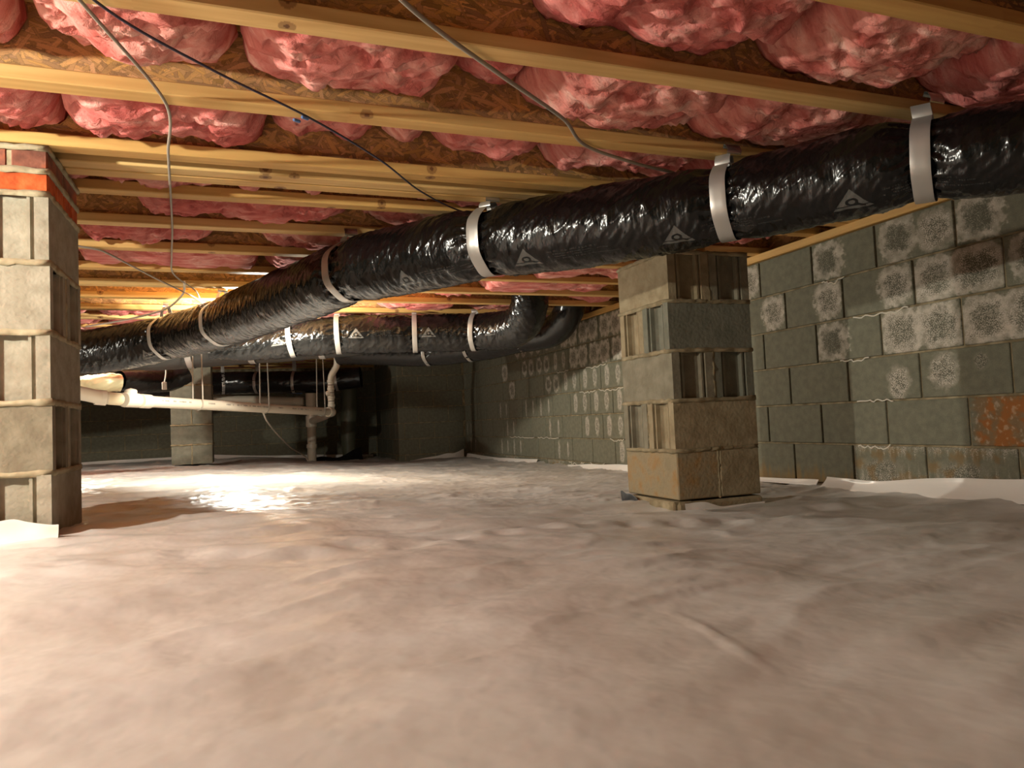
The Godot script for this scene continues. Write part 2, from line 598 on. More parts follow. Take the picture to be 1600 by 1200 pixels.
# trodden line of small dents that crosses the sheet towards the right wall
const DENTS := [Vector2(-0.40, -1.90), Vector2(-0.28, -1.92), Vector2(-0.14, -1.94), Vector2(0.0, -1.90), Vector2(0.13, -1.86), Vector2(0.26, -1.90), Vector2(0.40, -1.88), Vector2(0.54, -1.97), Vector2(0.70, -2.0), Vector2(0.87, -2.1), Vector2(1.03, -2.17), Vector2(1.2, -2.12), Vector2(1.36, -2.1), Vector2(1.53, -2.06), Vector2(1.7, -2.08), Vector2(1.88, -2.1), Vector2(2.06, -2.16), Vector2(2.24, -2.18)]

func axis_samples(lo: float, hi: float, f: Callable) -> PackedFloat32Array:
	var r := PackedFloat32Array()
	var v := lo
	while v < hi:
		r.append(v)
		v += f.call(v)
	r.append(hi)
	return r

func make_floor():
	gn1 = noise(1, 0.55, 3)
	gn2 = noise(2, 1.6, 2)
	gn3 = noise(3, 7.0, 3)
	var xs := axis_samples(-4.0, XW + 0.02, func(v): return 0.05 if v < -1.6 else 0.012)
	var zs := axis_samples(ZF - 0.02, 2.5, func(v): return 0.03 if v < -7.0 else (0.018 if v < -2.2 else (0.012 if v < -0.4 else 0.08)))
	var P := PackedVector3Array()
	var UV := PackedVector2Array()
	for x in xs:
		for z in zs:
			P.append(V(x, ground(x, z), z))
			UV.append(Vector2(x, z))
	var m := solid("floor", grid_mesh(P, xs.size(), zs.size(), UV), M.liner, Vector3.ZERO, "wrinkled white plastic vapour barrier covering the ground", "floor", "", "structure")
	# soil under the sheet closes the room from below
	part("soil", bevel_box(Vector3(7.2, 0.2, 13.6), 0.01), M.block_tan, m, Vector3(-0.65, -0.32, -4.0))

# ---------------------------------------------------------------- walls
var block_full: ArrayMesh
func wall_blocks(parent: Node, face_at: Callable, basis: Basis, u0: float, u1: float, rows: int, off_odd: float, off_even: float, pick: Callable):
	# u runs to the viewer's right; face_at(u, y) gives the centre of a block's face
	for r in rows:
		var yc := WTOP - COURSE * (r + 0.5)
		var off := off_odd if r % 2 == 0 else off_even
		var k := floori((u0 - off) / 0.39)
		while off + k * 0.39 < u1:
			var a := maxf(off + k * 0.39, u0)
			var b := minf(off + (k + 1) * 0.39, u1)
			k += 1
			if b - a < 0.03: continue
			var mesh := block_full
			if b - a < 0.385: mesh = bevel_box(Vector3(b - a - 0.009, COURSE - 0.009, 0.06), 0.003)
			part("block", mesh, M["face_" + pick.call(r + 1, (a + b) * 0.5)], parent, face_at.call((a + b) * 0.5, yc), basis)

func right_pick(row: int, z: float) -> String:
	var near := {
		[1, -1.85]: "one_patch_a", [1, -2.245]: "patch3", [1, -2.635]: "one_patch_a", [1, -3.41]: "one_patch_b", [1, -1.465]: "patch",
		[2, -1.67]: "patch3", [2, -2.06]: "patch2", [2, -2.45]: "one_patch_b", [2, -2.84]: "one_patch_b", [2, -1.28]: "patch", [2, -3.23]: "one_patch_b",
		[3, -1.855]: "patch2", [3, -2.245]: "patch", [3, -2.635]: "one_patch_a", [3, -1.465]: "patch",
		[4, -2.06]: "ovals", [4, -2.45]: "oval", [4, -1.67]: "oval",
		[5, -1.855]: "rust", [5, -1.465]: "low",
		[6, -2.06]: "salts", [6, -2.45]: "salts", [6, -1.67]: "salts", [6, -2.84]: "low", [6, -3.23]: "low"}
	for k in near:
		if k[0] == row and absf(k[1] - z) < 0.1: return near[k]
	if z > -4.7: return "plain" if (row + int(z * 7.0)) % 3 else "plain2"
	if row >= 7: return "salts" if int(absf(z) * 5.0) % 3 == 0 else "low"
	var h := (row * 7 + int(absf(z) * 11.0)) % 5
	if z > -5.9: return ["pair", "pair", "one_patch_a", "pair", "one_patch_b"][h] if row <= 2 else (["drops", "pair", "drops", "ovals", "drops"][h] if row <= 4 else ["streaks", "drops", "streaks", "plain", "drops"][h])
	if z > -7.6: return ["rings", "one_patch_b", "plain", "rings", "drops"][h] if row <= 3 else ["streaks", "plain", "streaks", "plain2", "streaks"][h]
	return ["plain", "plain2", "streaks", "plain", "plain2"][h]

func slab(called: String, lo: Vector3, hi: Vector3, mat: Material, label: String, category: String) -> MeshInstance3D:
	return solid(called, bevel_box(hi - lo, 0.002), mat, (lo + hi) * 0.5, label, category, "", "structure")

func salt_crusts(w: Node3D):
	# white lime that has run out of the joints of the right wall: [z, course line, length, hang]
	var rng := RandomNumberGenerator.new()
	rng.seed = 64
	for q in [[-2.44, 2, 0.30, 0.02], [-2.60, 3, 0.17, 0.01], [-2.50, 4, 0.20, 0.0], [-2.52, 5, 0.18, 0.03], [-2.70, 1, 0.14, 0.02], [-1.72, 3, 0.16, 0.03], [-1.70, 5, 0.10, 0.05],
			[-5.0, 3, 0.42, 0.03], [-5.42, 3, 0.30, 0.02], [-5.25, 2, 0.35, 0.02], [-4.95, 5, 0.22, 0.02], [-5.3, 6, 0.25, 0.04], [-5.7, 6, 0.30, 0.05], [-6.3, 5, 0.5, 0.0], [-7.0, 5, 0.7, 0.0], [-5.9, 2, 0.25, 0.0]]:
		var pts := []
		var n := 14
		for i in n:
			var f := float(i) / (n - 1)
			pts.append(V(XW + 0.0005, WTOP - COURSE * q[1] - q[3] * sin(f * PI) * rng.randf_range(0.3, 1.0) + rng.randf_range(-0.006, 0.006), q[0] + q[2] * (f - 0.5)) - w.position)
		part("salt_crust", tube(pts, 0.0035, 0.012, 6), M.salt, w)

func make_walls():
	block_full = bevel_box(Vector3(0.381, COURSE - 0.009, 0.06), 0.003)
	var bot := -0.65
	var ceil_y := HJ + 0.24
	# right wall: viewer's right is +z
	var w := slab("wall_right", V(XW + 0.009, bot, ZB - 1.8), V(XW + 0.2, WTOP, 2.7), M.mortar, "grey concrete block wall with white salt blooms, long side of crawl space", "wall")
	var bright := Basis(Vector3(0, 0, 1), Vector3.UP, Vector3(-1, 0, 0))
	wall_blocks(w, func(u, y): return V(XW + 0.03, y, u) - w.position, bright, ZB + 0.0, -0.7, 7, -2.05, -1.865, right_pick)
	salt_crusts(w)
	var bare := func(_r, u): return "plain2" if int(absf(u) * 9.0) % 2 else "plain"
	# stub of wall beyond the corner
	w = slab("wall_back", V(1.828, bot, ZB - 0.2), V(XW + 0.2, ceil_y, ZB - 0.003), M.mortar, "short return of grey block wall closing the corner behind the ducts", "wall")
	wall_blocks(w, func(u, y): return V(u, y, ZB - 0.03) - w.position, Basis.IDENTITY, 1.825, XW, 7, 1.90, 2.09, bare)
	w = slab("wall_recess", V(1.828, bot, ZF - 0.2), V(2.0, ceil_y, ZB - 0.06), M.mortar, "shaded block wall running back into the dark recess", "wall")
	wall_blocks(w, func(u, y): return V(1.855, y, u) - w.position, bright, ZF, ZB - 0.001, 7, -9.2, -9.01, bare)
	w = slab("wall_far", V(-4.2, bot, ZF - 0.2), V(1.83, ceil_y, ZF - 0.003), M.mortar, "dark block wall at the far end behind the drain pipes", "wall")
	wall_blocks(w, func(u, y): return V(u, y, ZF - 0.03) - w.position, Basis.IDENTITY, -2.5, 1.825, 7, 0.1, 0.295, bare)
	slab("wall_left", V(-4.2, bot, ZF - 0.2), V(-4.0, ceil_y, 2.7), M.block_green, "grey block wall on the long side beyond the brick topped pier", "wall")
	slab("wall_front", V(-4.2, bot, 2.5), V(XW + 0.2, ceil_y, 2.7), M.block_green, "grey block wall behind the viewer", "wall")
	# sill plate and rim board on the right wall
	solid("trim_1", bevel_box(Vector3(11.6, HJ - WTOP, 0.14), 0.003, 2.0), M.wood1, V(XW + 0.052, (HJ + WTOP) * 0.5, ZB + 5.75 - 0.1), "golden timber sill plate lying along the top of the salt stained wall", "sill", "", "structure").rotation.y = PI / 2
	solid("trim_2", bevel_box(Vector3(11.6, ceil_y - HJ, 0.03), 0.003, 2.0), M.osb, V(XW + 0.09, (HJ + ceil_y) * 0.5, ZB + 5.65), "rim board standing on the sill plate", "rim board", "", "structure").rotation.y = PI / 2
	# subfloor
	var st := SurfaceTool.new()
	st.begin(Mesh.PRIMITIVE_TRIANGLES)
	add_bevel(st, Vector3(7.1, 0.02, 13.5), 0.003, Vector3.ZERO, 0.8)
	solid("ceiling", st.commit(), M.osb, V(-0.65, ceil_y + 0.012, -4.05), "strand board subfloor above the joists", "ceiling", "", "structure")

# ---------------------------------------------------------------- joists and batts
const JZ := [-0.65, -1.088, -1.512, -1.952, -2.377, -2.501, -2.574, -2.771, -3.192, -3.622, -4.078, -4.521, -4.932, -5.40, -5.82, -6.25, -6.68, -7.11, -7.54, -7.97, -8.40, -8.83, -9.26, -9.69, -10.12, -10.5]
const FW := 0.062
const FH := 0.036

const NTH := ["first", "second", "third", "fourth", "fifth", "sixth", "seventh", "eighth", "ninth", "tenth", "eleventh", "twelfth", "thirteenth", "fourteenth", "fifteenth", "sixteenth", "seventeenth", "eighteenth", "nineteenth", "twentieth"]

func joist_label(k: int) -> String:
	# joists 5 and 6 stand side by side over the two piers
	if k == 5: return "wooden I-joist, front one of the touching pair over the piers"
	if k == 6: return "wooden I-joist, rear one of the touching pair over the piers"
	if k < 5: return "%s wooden I-joist in front of the touching pair over the piers" % NTH[4 - k]
	return "%s wooden I-joist behind the touching pair over the piers" % NTH[k - 7]

func bay_label(k: int) -> String:
	if k < 5: return "%s bay in front of the touching joists" % NTH[4 - k]
	return "%s bay behind the touching joists" % NTH[k - 6]

func make_joists():
	var x0 := -3.98
	var rng := RandomNumberGenerator.new()
	rng.seed = 5
	for k in JZ.size():
		var x1: float = XW + 0.07
		var z: float = JZ[k]
		if z < ZB + 0.05: x1 = 1.80
		var L := x1 - x0
		var o := thing("i_joist", V((x0 + x1) * 0.5, HJ, z - FW * 0.5), joist_label(k), "joist", "floor joists overhead")
		var wm: Material = M["wood%d" % (k % 3)]
		part("bottom_flange", bevel_box(Vector3(L, FH, FW), 0.003, 2.2, rng.randf()), wm, o, Vector3(0, FH * 0.5, 0))
		part("web", bevel_box(Vector3(L, 0.24 - 2 * FH, 0.011), 0.001, 0.55, rng.randf()), M.osb, o, Vector3(0, 0.12, 0))
		part("top_flange", bevel_box(Vector3(L, FH, FW), 0.003, 2.2, rng.randf()), wm, o, Vector3(0, 0.24 - FH * 0.5, 0))

func batt(xa: float, xb: float, za: float, zb: float, lo: float, bulge: float, seed_: int, mat: Material, label: String, tilt := 0.0):
	# za > zb; lo = height of the lower edges above the flange tops, bulge = belly below that
	var n1 := noise(seed_, 2.6, 3)
	var n2 := noise(seed_ + 1, 9.0, 3)
	var step := 0.014 if za > -3.3 else 0.024
	var nx := maxi(int((xb - xa) / step), 8)
	var nz := maxi(int((za - zb) / step), 6)
	var top := HJ + 0.24 - FH - 0.002
	var P := PackedVector3Array()
	var UV := PackedVector2Array()
	var c := V((xa + xb) * 0.5, top, (za + zb) * 0.5)
	for i in range(-1, nz + 2):
		for j in range(-1, nx + 2):
			var s := clampf(float(i) / nz, 0, 1)
			var t := clampf(float(j) / nx, 0, 1)
			var x := lerpf(xa, xb, t)
			var z := lerpf(za, zb, s)
			var y := top
			if i >= 0 and i <= nz and j >= 0 and j <= nx:
				var e := 1.0 - pow(absf(2.0 * s - 1.0), 2.6)
				var ends := minf(1.0, minf(t, 1.0 - t) * (xb - xa) / 0.14)
				var ee := sqrt(maxf(0.0, 1.0 - (1.0 - ends) * (1.0 - ends)))
				var low := lo + tilt * (t - 0.5) + 0.045 * n1.get_noise_2d(x, z * 0.6 + seed_)
				y = HJ + FH + low + (1.0 - ee) * 0.075 - bulge * e * (0.35 + 0.65 * ee)
				y += 0.034 * n1.get_noise_2d(x * 1.7, z * 2.0) * e
				var wx := x + 0.05 * n1.get_noise_2d(x * 3.0 + 40.0, z * 3.0)
				var wz := z + 0.05 * n1.get_noise_2d(x * 3.0, z * 3.0 + 40.0)
				var rg := 1.0 - absf(n2.get_noise_2d(wx * 0.7 + wz * 0.4, wz * 1.1))
				y += (0.026 * pow(rg, 5.0) - 0.008) * (0.25 + 0.75 * e)
				y += 0.014 * n2.get_noise_2d(wx * 1.5, wz * 1.8 + 30.0) + 0.005 * n2.get_noise_2d(wx * 4.0, wz * 5.0)
				var rim := HJ + FH + 0.003 if (za - z < 0.029 or z - zb < 0.029) else HJ + 0.004
				y = clampf(y, rim, top - 0.004)
				# the outline wanders too
				x += 0.02 * n1.get_noise_2d(z * 3.0, y * 3.0 + seed_) * (1.0 if t == 0.0 or t == 1.0 else 0.0)
			P.append(V(x, y, z) - c)
			UV.append(Vector2(x, z) + Vector2(seed_ * 0.37, seed_ * 0.11))
	solid("insulation_batt", grid_mesh(P, nz + 3, nx + 3, UV), mat, c, label, "insulation", "pink batts between the joists")

func make_batts():
	var rng := RandomNumberGenerator.new()
	rng.seed = 21
	# [joist in front, list of [x from, x to, lower edge, belly]]
	var near := {
		0: [[-1.7, -0.62, 0.05, 0.06], [-0.60, 0.50, 0.06, 0.05], [0.52, 1.55, 0.04, 0.06], [1.57, 2.66, 0.05, 0.05]],
		1: [[-1.7, -0.75, 0.05, 0.06], [-0.73, 0.05, 0.06, 0.05], [0.66, 1.30, 0.055, 0.05], [1.32, 1.86, 0.045, 0.05], [1.88, 2.66, 0.03, 0.05]],
		2: [[-1.7, -0.47, 0.06, 0.05], [-0.42, 0.0, 0.062, 0.055], [0.02, 0.545, 0.045, 0.06], [0.60, 0.79, 0.10, 0.03], [0.80, 1.36, 0.05, 0.07], [1.38, 2.1, 0.03, 0.06], [2.12, 2.66, 0.05, 0.05]],
		3: [[-1.7, -0.46, 0.03, 0.05], [-0.45, 0.09, 0.04, 0.06], [0.10, 0.43, 0.085, 0.04], [0.45, 0.61, 0.08, 0.045], [0.63, 1.02, 0.08, 0.05], [1.04, 1.60, 0.06, 0.05], [1.62, 2.66, 0.06, 0.04]],
		7: [[-1.7, -0.75, 0.06, 0.05], [-0.38, 0.45, 0.05, 0.06], [0.46, 1.20, 0.06, 0.05], [1.22, 2.66, 0.06, 0.06]],
		8: [[-1.7, -0.90, 0.05, 0.05], [-0.66, -0.10, 0.04, 0.065, 0.03], [0.04, 0.60, 0.05, 0.06], [0.64, 1.50, 0.04, 0.06], [1.52, 2.66, 0.05, 0.06]],
		9: [[-1.7, -0.74, 0.02, 0.06], [-0.72, 0.10, 0.012, 0.06], [0.11, 0.75, 0.01, 0.06], [0.77, 1.60, 0.02, 0.06], [1.62, 2.66, 0.03, 0.05]]}
	for k in JZ.size() - 1:
		var za: float = JZ[k] - FW * 0.5 - 0.008
		var zb: float = JZ[k + 1] - FW * 0.5 + 0.008
		if za - zb < 0.15: continue
		var xm := 2.66 if zb > ZB else 1.72
		var list := []
		if near.has(k):
			list = near[k]
		else:
			var x := -2.1 + rng.randf_range(0.0, 0.5)
			while x < xm - 0.2:
				if k == 11 and x >= 1.55 and x < 2.15: x = 2.15               # the elbowed duct goes up here
				if k == 12 and x >= 2.0: break                                # and the curving duct here
				var L := rng.randf_range(0.55, 1.25)
				var xe := minf(x + L, xm)
				if k == 11 and x < 1.55 and xe > 1.70: xe = 1.72
				if k == 12: xe = minf(xe, 2.30)
				var skip := rng.randf() < 0.10
				if k in [10, 11, 12] and x < 0.75: skip = true
				if not skip and xe - x > 0.2: list.append([x, xe, rng.randf_range(0.04, 0.09) if k < 9 else rng.randf_range(0.005, 0.06), rng.randf_range(0.05, 0.075), rng.randf_range(-0.04, 0.04)])
				x = xe + 0.008
		for i in list.size():
			var q: Array = list[i]
			var lab := "pink fibreglass batt %s from right wall, %s" % [NTH[list.size() - 1 - i], bay_label(k)]
			batt(q[0], q[1], za, zb, q[2], q[3], 300 + k * 30 + int(q[0] * 9 + 30), M["pink%d" % rng.randi_range(0, 2)], lab, q[4] if q.size() > 4 else 0.0)

# ---------------------------------------------------------------- piers
func block_plan(L: float, W: float) -> PackedVector2Array:
	# plan of a stretcher block, length along x, with the recessed grooved ends
	var r := PackedVector2Array()
	var h := W * 0.5
	var e := L * 0.5
	var right := [[e, -h], [e, -h + 0.036], [e - 0.012, -h + 0.036], [e - 0.012, -h + 0.044], [e - 0.005, -h + 0.047], [e - 0.005, -h + 0.055], [e - 0.024, -h + 0.057], [e - 0.024, h - 0.057], [e - 0.005, h - 0.055], [e - 0.005, h - 0.047], [e - 0.012, h - 0.044], [e - 0.012, h - 0.036], [e, h - 0.036], [e, h]]
	for q in right: r.append(Vector2(q[0], q[1]))
	for k in right.size():
		var q: Array = right[k]
		r.append(Vector2(-q[0], -q[1]))
	return r

func mortar_bed(w: float, d: float, t: float, seed_: int, over := 0.004) -> ArrayMesh:
	# ragged slab of squeezed mortar
	var rng := RandomNumberGenerator.new()
	rng.seed = seed_
	var P := PackedVector3Array()
	var UV := PackedVector2Array()
	var n := 72
	var n1 := noise(seed_, 6.0, 3)
	var rows := [[-t * 0.5, -0.02], [-t * 0.62, 0.0], [0.0, 1.0], [t * 0.62, 0.0], [t * 0.5, -0.02]]
	for r in rows.size():
		for j in n + 1:
			var a := TAU * (j % n) / n
			var ca := cos(a)
			var sa := sin(a)
			var m := maxf(absf(ca), absf(sa))
			var q := Vector2(ca / m * w * 0.5, sa / m * d * 0.5)
			var v := n1.get_noise_2d(q.x * 4.0, q.y * 4.0 + r * 0.3)
			var o: float = over * (0.3 + 2.2 * v) if rows[r][1] > 0.5 else (0.0015 * v if rows[r][1] == 0.0 else -0.01)
			q += Vector2(ca, sa) * o
			var y: float = rows[r][0]
			if rows[r][1] == 0.0: y += 0.006 * n1.get_noise_2d(q.x * 9.0 + 50.0, q.y * 9.0 + r * 7.0)
			P.append(Vector3(q.x, y, q.y))
			UV.append(Vector2(q.x, q.y))
	return grid_mesh(P, rows.size(), n + 1, UV, true)

func pier(at: Vector3, w: float, courses: int, along_x_first: bool, label: String, mats: Array, beds: Material, plain_rows := []) -> Node3D:
	# courses of two blocks each, laid crosswise in turn; at = centre of the base
	var o := thing("block_pier", at, label, "pier")
	var plan := block_plan(w, w * 0.5 - 0.006)
	var grooved := extrude(plan, 0.0, COURSE - 0.011)
	var flat := bevel_box(Vector3(w, COURSE - 0.011, w * 0.5 - 0.006), 0.004)
	for c in courses:
		var along := along_x_first == (c % 2 == 0)
		var is_flat: bool = c in plain_rows
		var mesh := flat if is_flat else grooved
		var yy: float = c * COURSE + (0.008 + (COURSE - 0.011) * 0.5 if is_flat else 0.008)
		for s in [-1, 1]:
			var off: float = s * (w * 0.25 + 0.0)
			var jit := 0.002 * sin(c * 5.3 + s)
			if along: part("block", mesh, mats[(c * 2 + (s + 1) / 2) % mats.size()], o, Vector3(jit, yy, off))
			else: part("block", mesh, mats[(c * 2 + (s + 1) / 2) % mats.size()], o, Vector3(off, yy, jit), Basis(Vector3.UP, PI / 2))
		part("mortar_bed", mortar_bed(w, w, 0.014, 40 + c, 0.006), beds, o, Vector3(0, c * COURSE + COURSE + 0.0015, 0))
		# mortar between the two blocks, ragged where it shows at the ends
		for e in [-1, 1]:
			var js := mortar_bed(COURSE - 0.012, 0.03, 0.012, 140 + c * 2 + e, 0.004)
			if along: part("mortar_joint", js, beds, o, Vector3(e * (w * 0.5 - 0.016), c * COURSE + COURSE * 0.5, 0), Basis(Vector3(0, 1, 0), Vector3(0, 0, 1), Vector3(1, 0, 0)))
			else: part("mortar_joint", js, beds, o, Vector3(0, c * COURSE + COURSE * 0.5, e * (w * 0.5 - 0.016)), Basis(Vector3(0, 1, 0), Vector3(-1, 0, 0), Vector3(0, 0, 1)))
	return o

func make_piers():
	# right pier under the duct
	var g := ground(1.8, -2.64)
	var base := 0.647 - 5 * COURSE
	var p := pier(V(1.797, base, -2.645), 0.40, 5, false, "grey block pier of five courses standing under the black duct", [M.block_stain, M.block_tan, M.block, M.block_tan, M.block, M.block_green, M.block_tan, M.block_green, M.block_tan, M.block], M.mortar, [0])
	part("footing", bevel_box(Vector3(0.41, 0.10, 0.41), 0.01), M.block_tan, p, Vector3(0, -0.05, 0))
	# broken brick stuffed under its corner
	part("footing_brick", bevel_box(Vector3(0.19, 0.055, 0.09), 0.006), M.mortar, p, Vector3(-0.175, -0.025, 0.10), Basis(Vector3.UP, PI / 2))
	# wooden shim between pier and joists
	var sh := HJ - 0.647
	solid("timber_shim", bevel_box(Vector3(sh - 0.006, 0.05, 0.09), 0.003, 1.0), M.wood1, V(1.86, 0.647 + sh * 0.5 + 0.002, -2.62), "short upright timber shim between pier top and doubled joist", "shim").rotation.z = PI / 2
	# left pier with two brick courses on top
	var lb := -0.266 - 0.04
	var lt := lb + 0.04 + 5 * COURSE - 0.03
	lb = lt - 5 * COURSE
	var q := pier(V(-0.71, lb, -2.575), 0.40, 5, false, "grey block pier capped with two courses of orange brick", [M.block, M.block_light, M.block_light, M.block, M.block, M.block_light, M.block_light, M.block_light, M.block_light, M.block_light], M.mortar_pale)
	part("footing", bevel_box(Vector3(0.42, 0.12, 0.42), 0.01), M.block_tan, q, Vector3(0, -0.06, 0))
	var y := 5 * COURSE + 0.006
	for c in 2:
		for i in 2:
			for j in 4:
				var bm: Material = M.brick if c == 0 else M.brick_dark
				if c == 0:
					# headers show on the face of this course
					part("brick", bevel_box(Vector3(0.192, 0.055, 0.09), 0.004), bm, q, Vector3(-0.10 + i * 0.20, y + 0.030, -0.15 + j * 0.10))
				else:
					part("brick", bevel_box(Vector3(0.192, 0.055, 0.09), 0.004), bm, q, Vector3(-0.15 + j * 0.10, y + 0.030 + 0.067, -0.10 + i * 0.20), Basis(Vector3.UP, PI / 2))
		part("mortar_bed", mortar_bed(0.40, 0.40, 0.014, 71 + c, 0.004), M.mortar_pale, q, Vector3(0, y + 0.063 + c * 0.067, 0))
		part("mortar_core", bevel_box(Vector3(0.386, 0.05, 0.386), 0.003), M.mortar_pale, q, Vector3(0, y + 0.03 + c * 0.067, 0))
	# far pier
	var fb := -0.315
	pier(V(-0.49, fb, -8.1), 0.385, 5, false, "smooth grey block pier standing behind the white drain pipe", [M.block_green, M.block_green, M.block, M.block_green], M.mortar, [0, 1, 2, 3, 4])
	solid("timber_shim", bevel_box(Vector3(HJ - fb - 5 * COURSE - 0.008, 0.36, 0.36), 0.003, 1.0), M.wood0, V(-0.49, (HJ + fb + 5 * COURSE) * 0.5 + 0.004, -8.1), "thick timber packing on the far pier, under the joists", "shim").rotation.z = PI / 2

# ---------------------------------------------------------------- ducts
# pts run to the viewer's right so that v = 0.25 is the side towards the room
func duct_mesh(pts: Array, radii: Array, straps: Array, seed_: int, amp: float, step := 0.012, nv := 80, uscale := 0.55, pinch := 0.024) -> Array:
	var p := path(pts, step)
	var fr := frames(p)
	var n1 := noise(seed_, 1.0, 3)
	var n2 := noise(seed_ + 3, 1.0, 3)
	var P := PackedVector3Array()
	var UV := PackedVector2Array()
	var s := 0.0
	# where along the duct the straps sit
	var ss := []
	var acc := PackedFloat32Array()
	var l := 0.0
	for i in p.size():
		if i > 0: l += (p[i] - p[i - 1]).length()
		acc.append(l)
	for q in straps:
		var best := 0
		for i in p.size():
			if p[i].distance_squared_to(q) < p[best].distance_squared_to(q): best = i
		ss.append(best)
	# radii follow the given points
	var rs := []
	for q in pts:
		var best := 0
		for i in p.size():
			if p[i].distance_squared_to(q) < p[best].distance_squared_to(q): best = i
		rs.append(acc[best])
	for i in p.size():
		s = acc[i]
		var k := 0
		while k < rs.size() - 2 and s > rs[k + 1]: k += 1
		var t := clampf((s - rs[k]) / maxf(rs[k + 1] - rs[k], 0.001), 0.0, 1.0)
		var r: float = lerpf(radii[k], radii[k + 1], smoothstep(0.0, 1.0, t))
		var tight := 0.0
		for b in ss:
			var d: float = s - acc[b]
			tight = maxf(tight, exp(-d * d / 0.0045))
		for j in nv + 1:
			var a := TAU * (j % nv) / nv
			var ca := cos(a)
			var sa := sin(a)
			var x := ca * r
			var y := sa * r
			# slanting gathers round the film
			var g := n1.get_noise_3d(s * 26.0 + sa * 2.5, x * 9.0, y * 9.0)
			var rg := 1.0 - absf(n2.get_noise_3d(s * 15.0 - ca * 1.6, x * 6.5, y * 6.5))
			var rr := r + amp * g * 0.8 + amp * 1.5 * (pow(rg, 5.0) - 0.35)
			rr += 0.008 * n1.get_noise_3d(s * 2.2, x * 3.0, y * 3.0 + 9.0)
			# gathered under the straps
			rr -= tight * (pinch + 0.006 * sin(a * 17.0 + n1.get_noise_2d(s * 8.0, a) * 4.0))
			P.append(p[i] + (fr[i][1] * ca + fr[i][2] * sa) * rr)
			UV.append(Vector2(s / uscale, float(j) / nv))
	var res := []
	for b in ss: res.append([p[b], fr[b]])
	return [grid_mesh(P, p.size(), nv + 1, UV, true), res, p, fr]

func strap_thing(at: Vector3, fr: Array, r: float, top_y: float, w: float, mat: Material, label: String, group: String, clip := true, closed := true):
	# a band round the duct that hangs from the flange above it
	var o := thing("duct_strap", at, label, "strap", group)
	var t: Vector3 = fr[0]
	var n := Vector3.UP - t * t.y
	n = n.normalized()
	var b := t.cross(n)
	var rows := []
	var N := 48
	var a0 := -0.42 if not closed else 0.0
	for i in N + 1:
		var a := lerpf(0.22, TAU - 0.22, float(i) / N)
		var c := (n * cos(a) + b * sin(a)) * (r + 0.004 + 0.0025 * sin(a * 7.0))
		rows.append([c - t * w * 0.5, c - t * w * 0.17, c + t * w * 0.17, c + t * w * 0.5])
	part("band", sheet(rows, 0.0022), mat, o)
	# the two tails rise to the timber
	for sgn in [-1, 1]:
		var c0: Vector3 = (n * cos(0.22) + b * sin(0.22) * sgn) * (r + 0.004)
		var c1: Vector3 = Vector3(0, top_y - at.y, 0) + b * 0.014 * sgn
		var tr := []
		for i in 7:
			var f := i / 6.0
			var c: Vector3 = c0.lerp(c1, f) + b * sgn * 0.008 * sin(f * PI)
			tr.append([c - t * w * 0.5, c, c + t * w * 0.5])
		part("tail", sheet(tr, 0.002), mat, o)
	if clip:
		var cp := []
		for q in [[0.0, 0.020], [0.012, 0.024], [0.030, 0.016], [0.036, 0.006], [0.024, 0.0]]:
			var c: Vector3 = Vector3(0, top_y - at.y - 0.012 + q[0], 0) + Vector3(0, 0, 1) * (q[1] + FW * 0.5)
			cp.append([c - Vector3.RIGHT * w * 0.55, c, c + Vector3.RIGHT * w * 0.55])
		part("clip", sheet(cp, 0.002), M.clip, o)

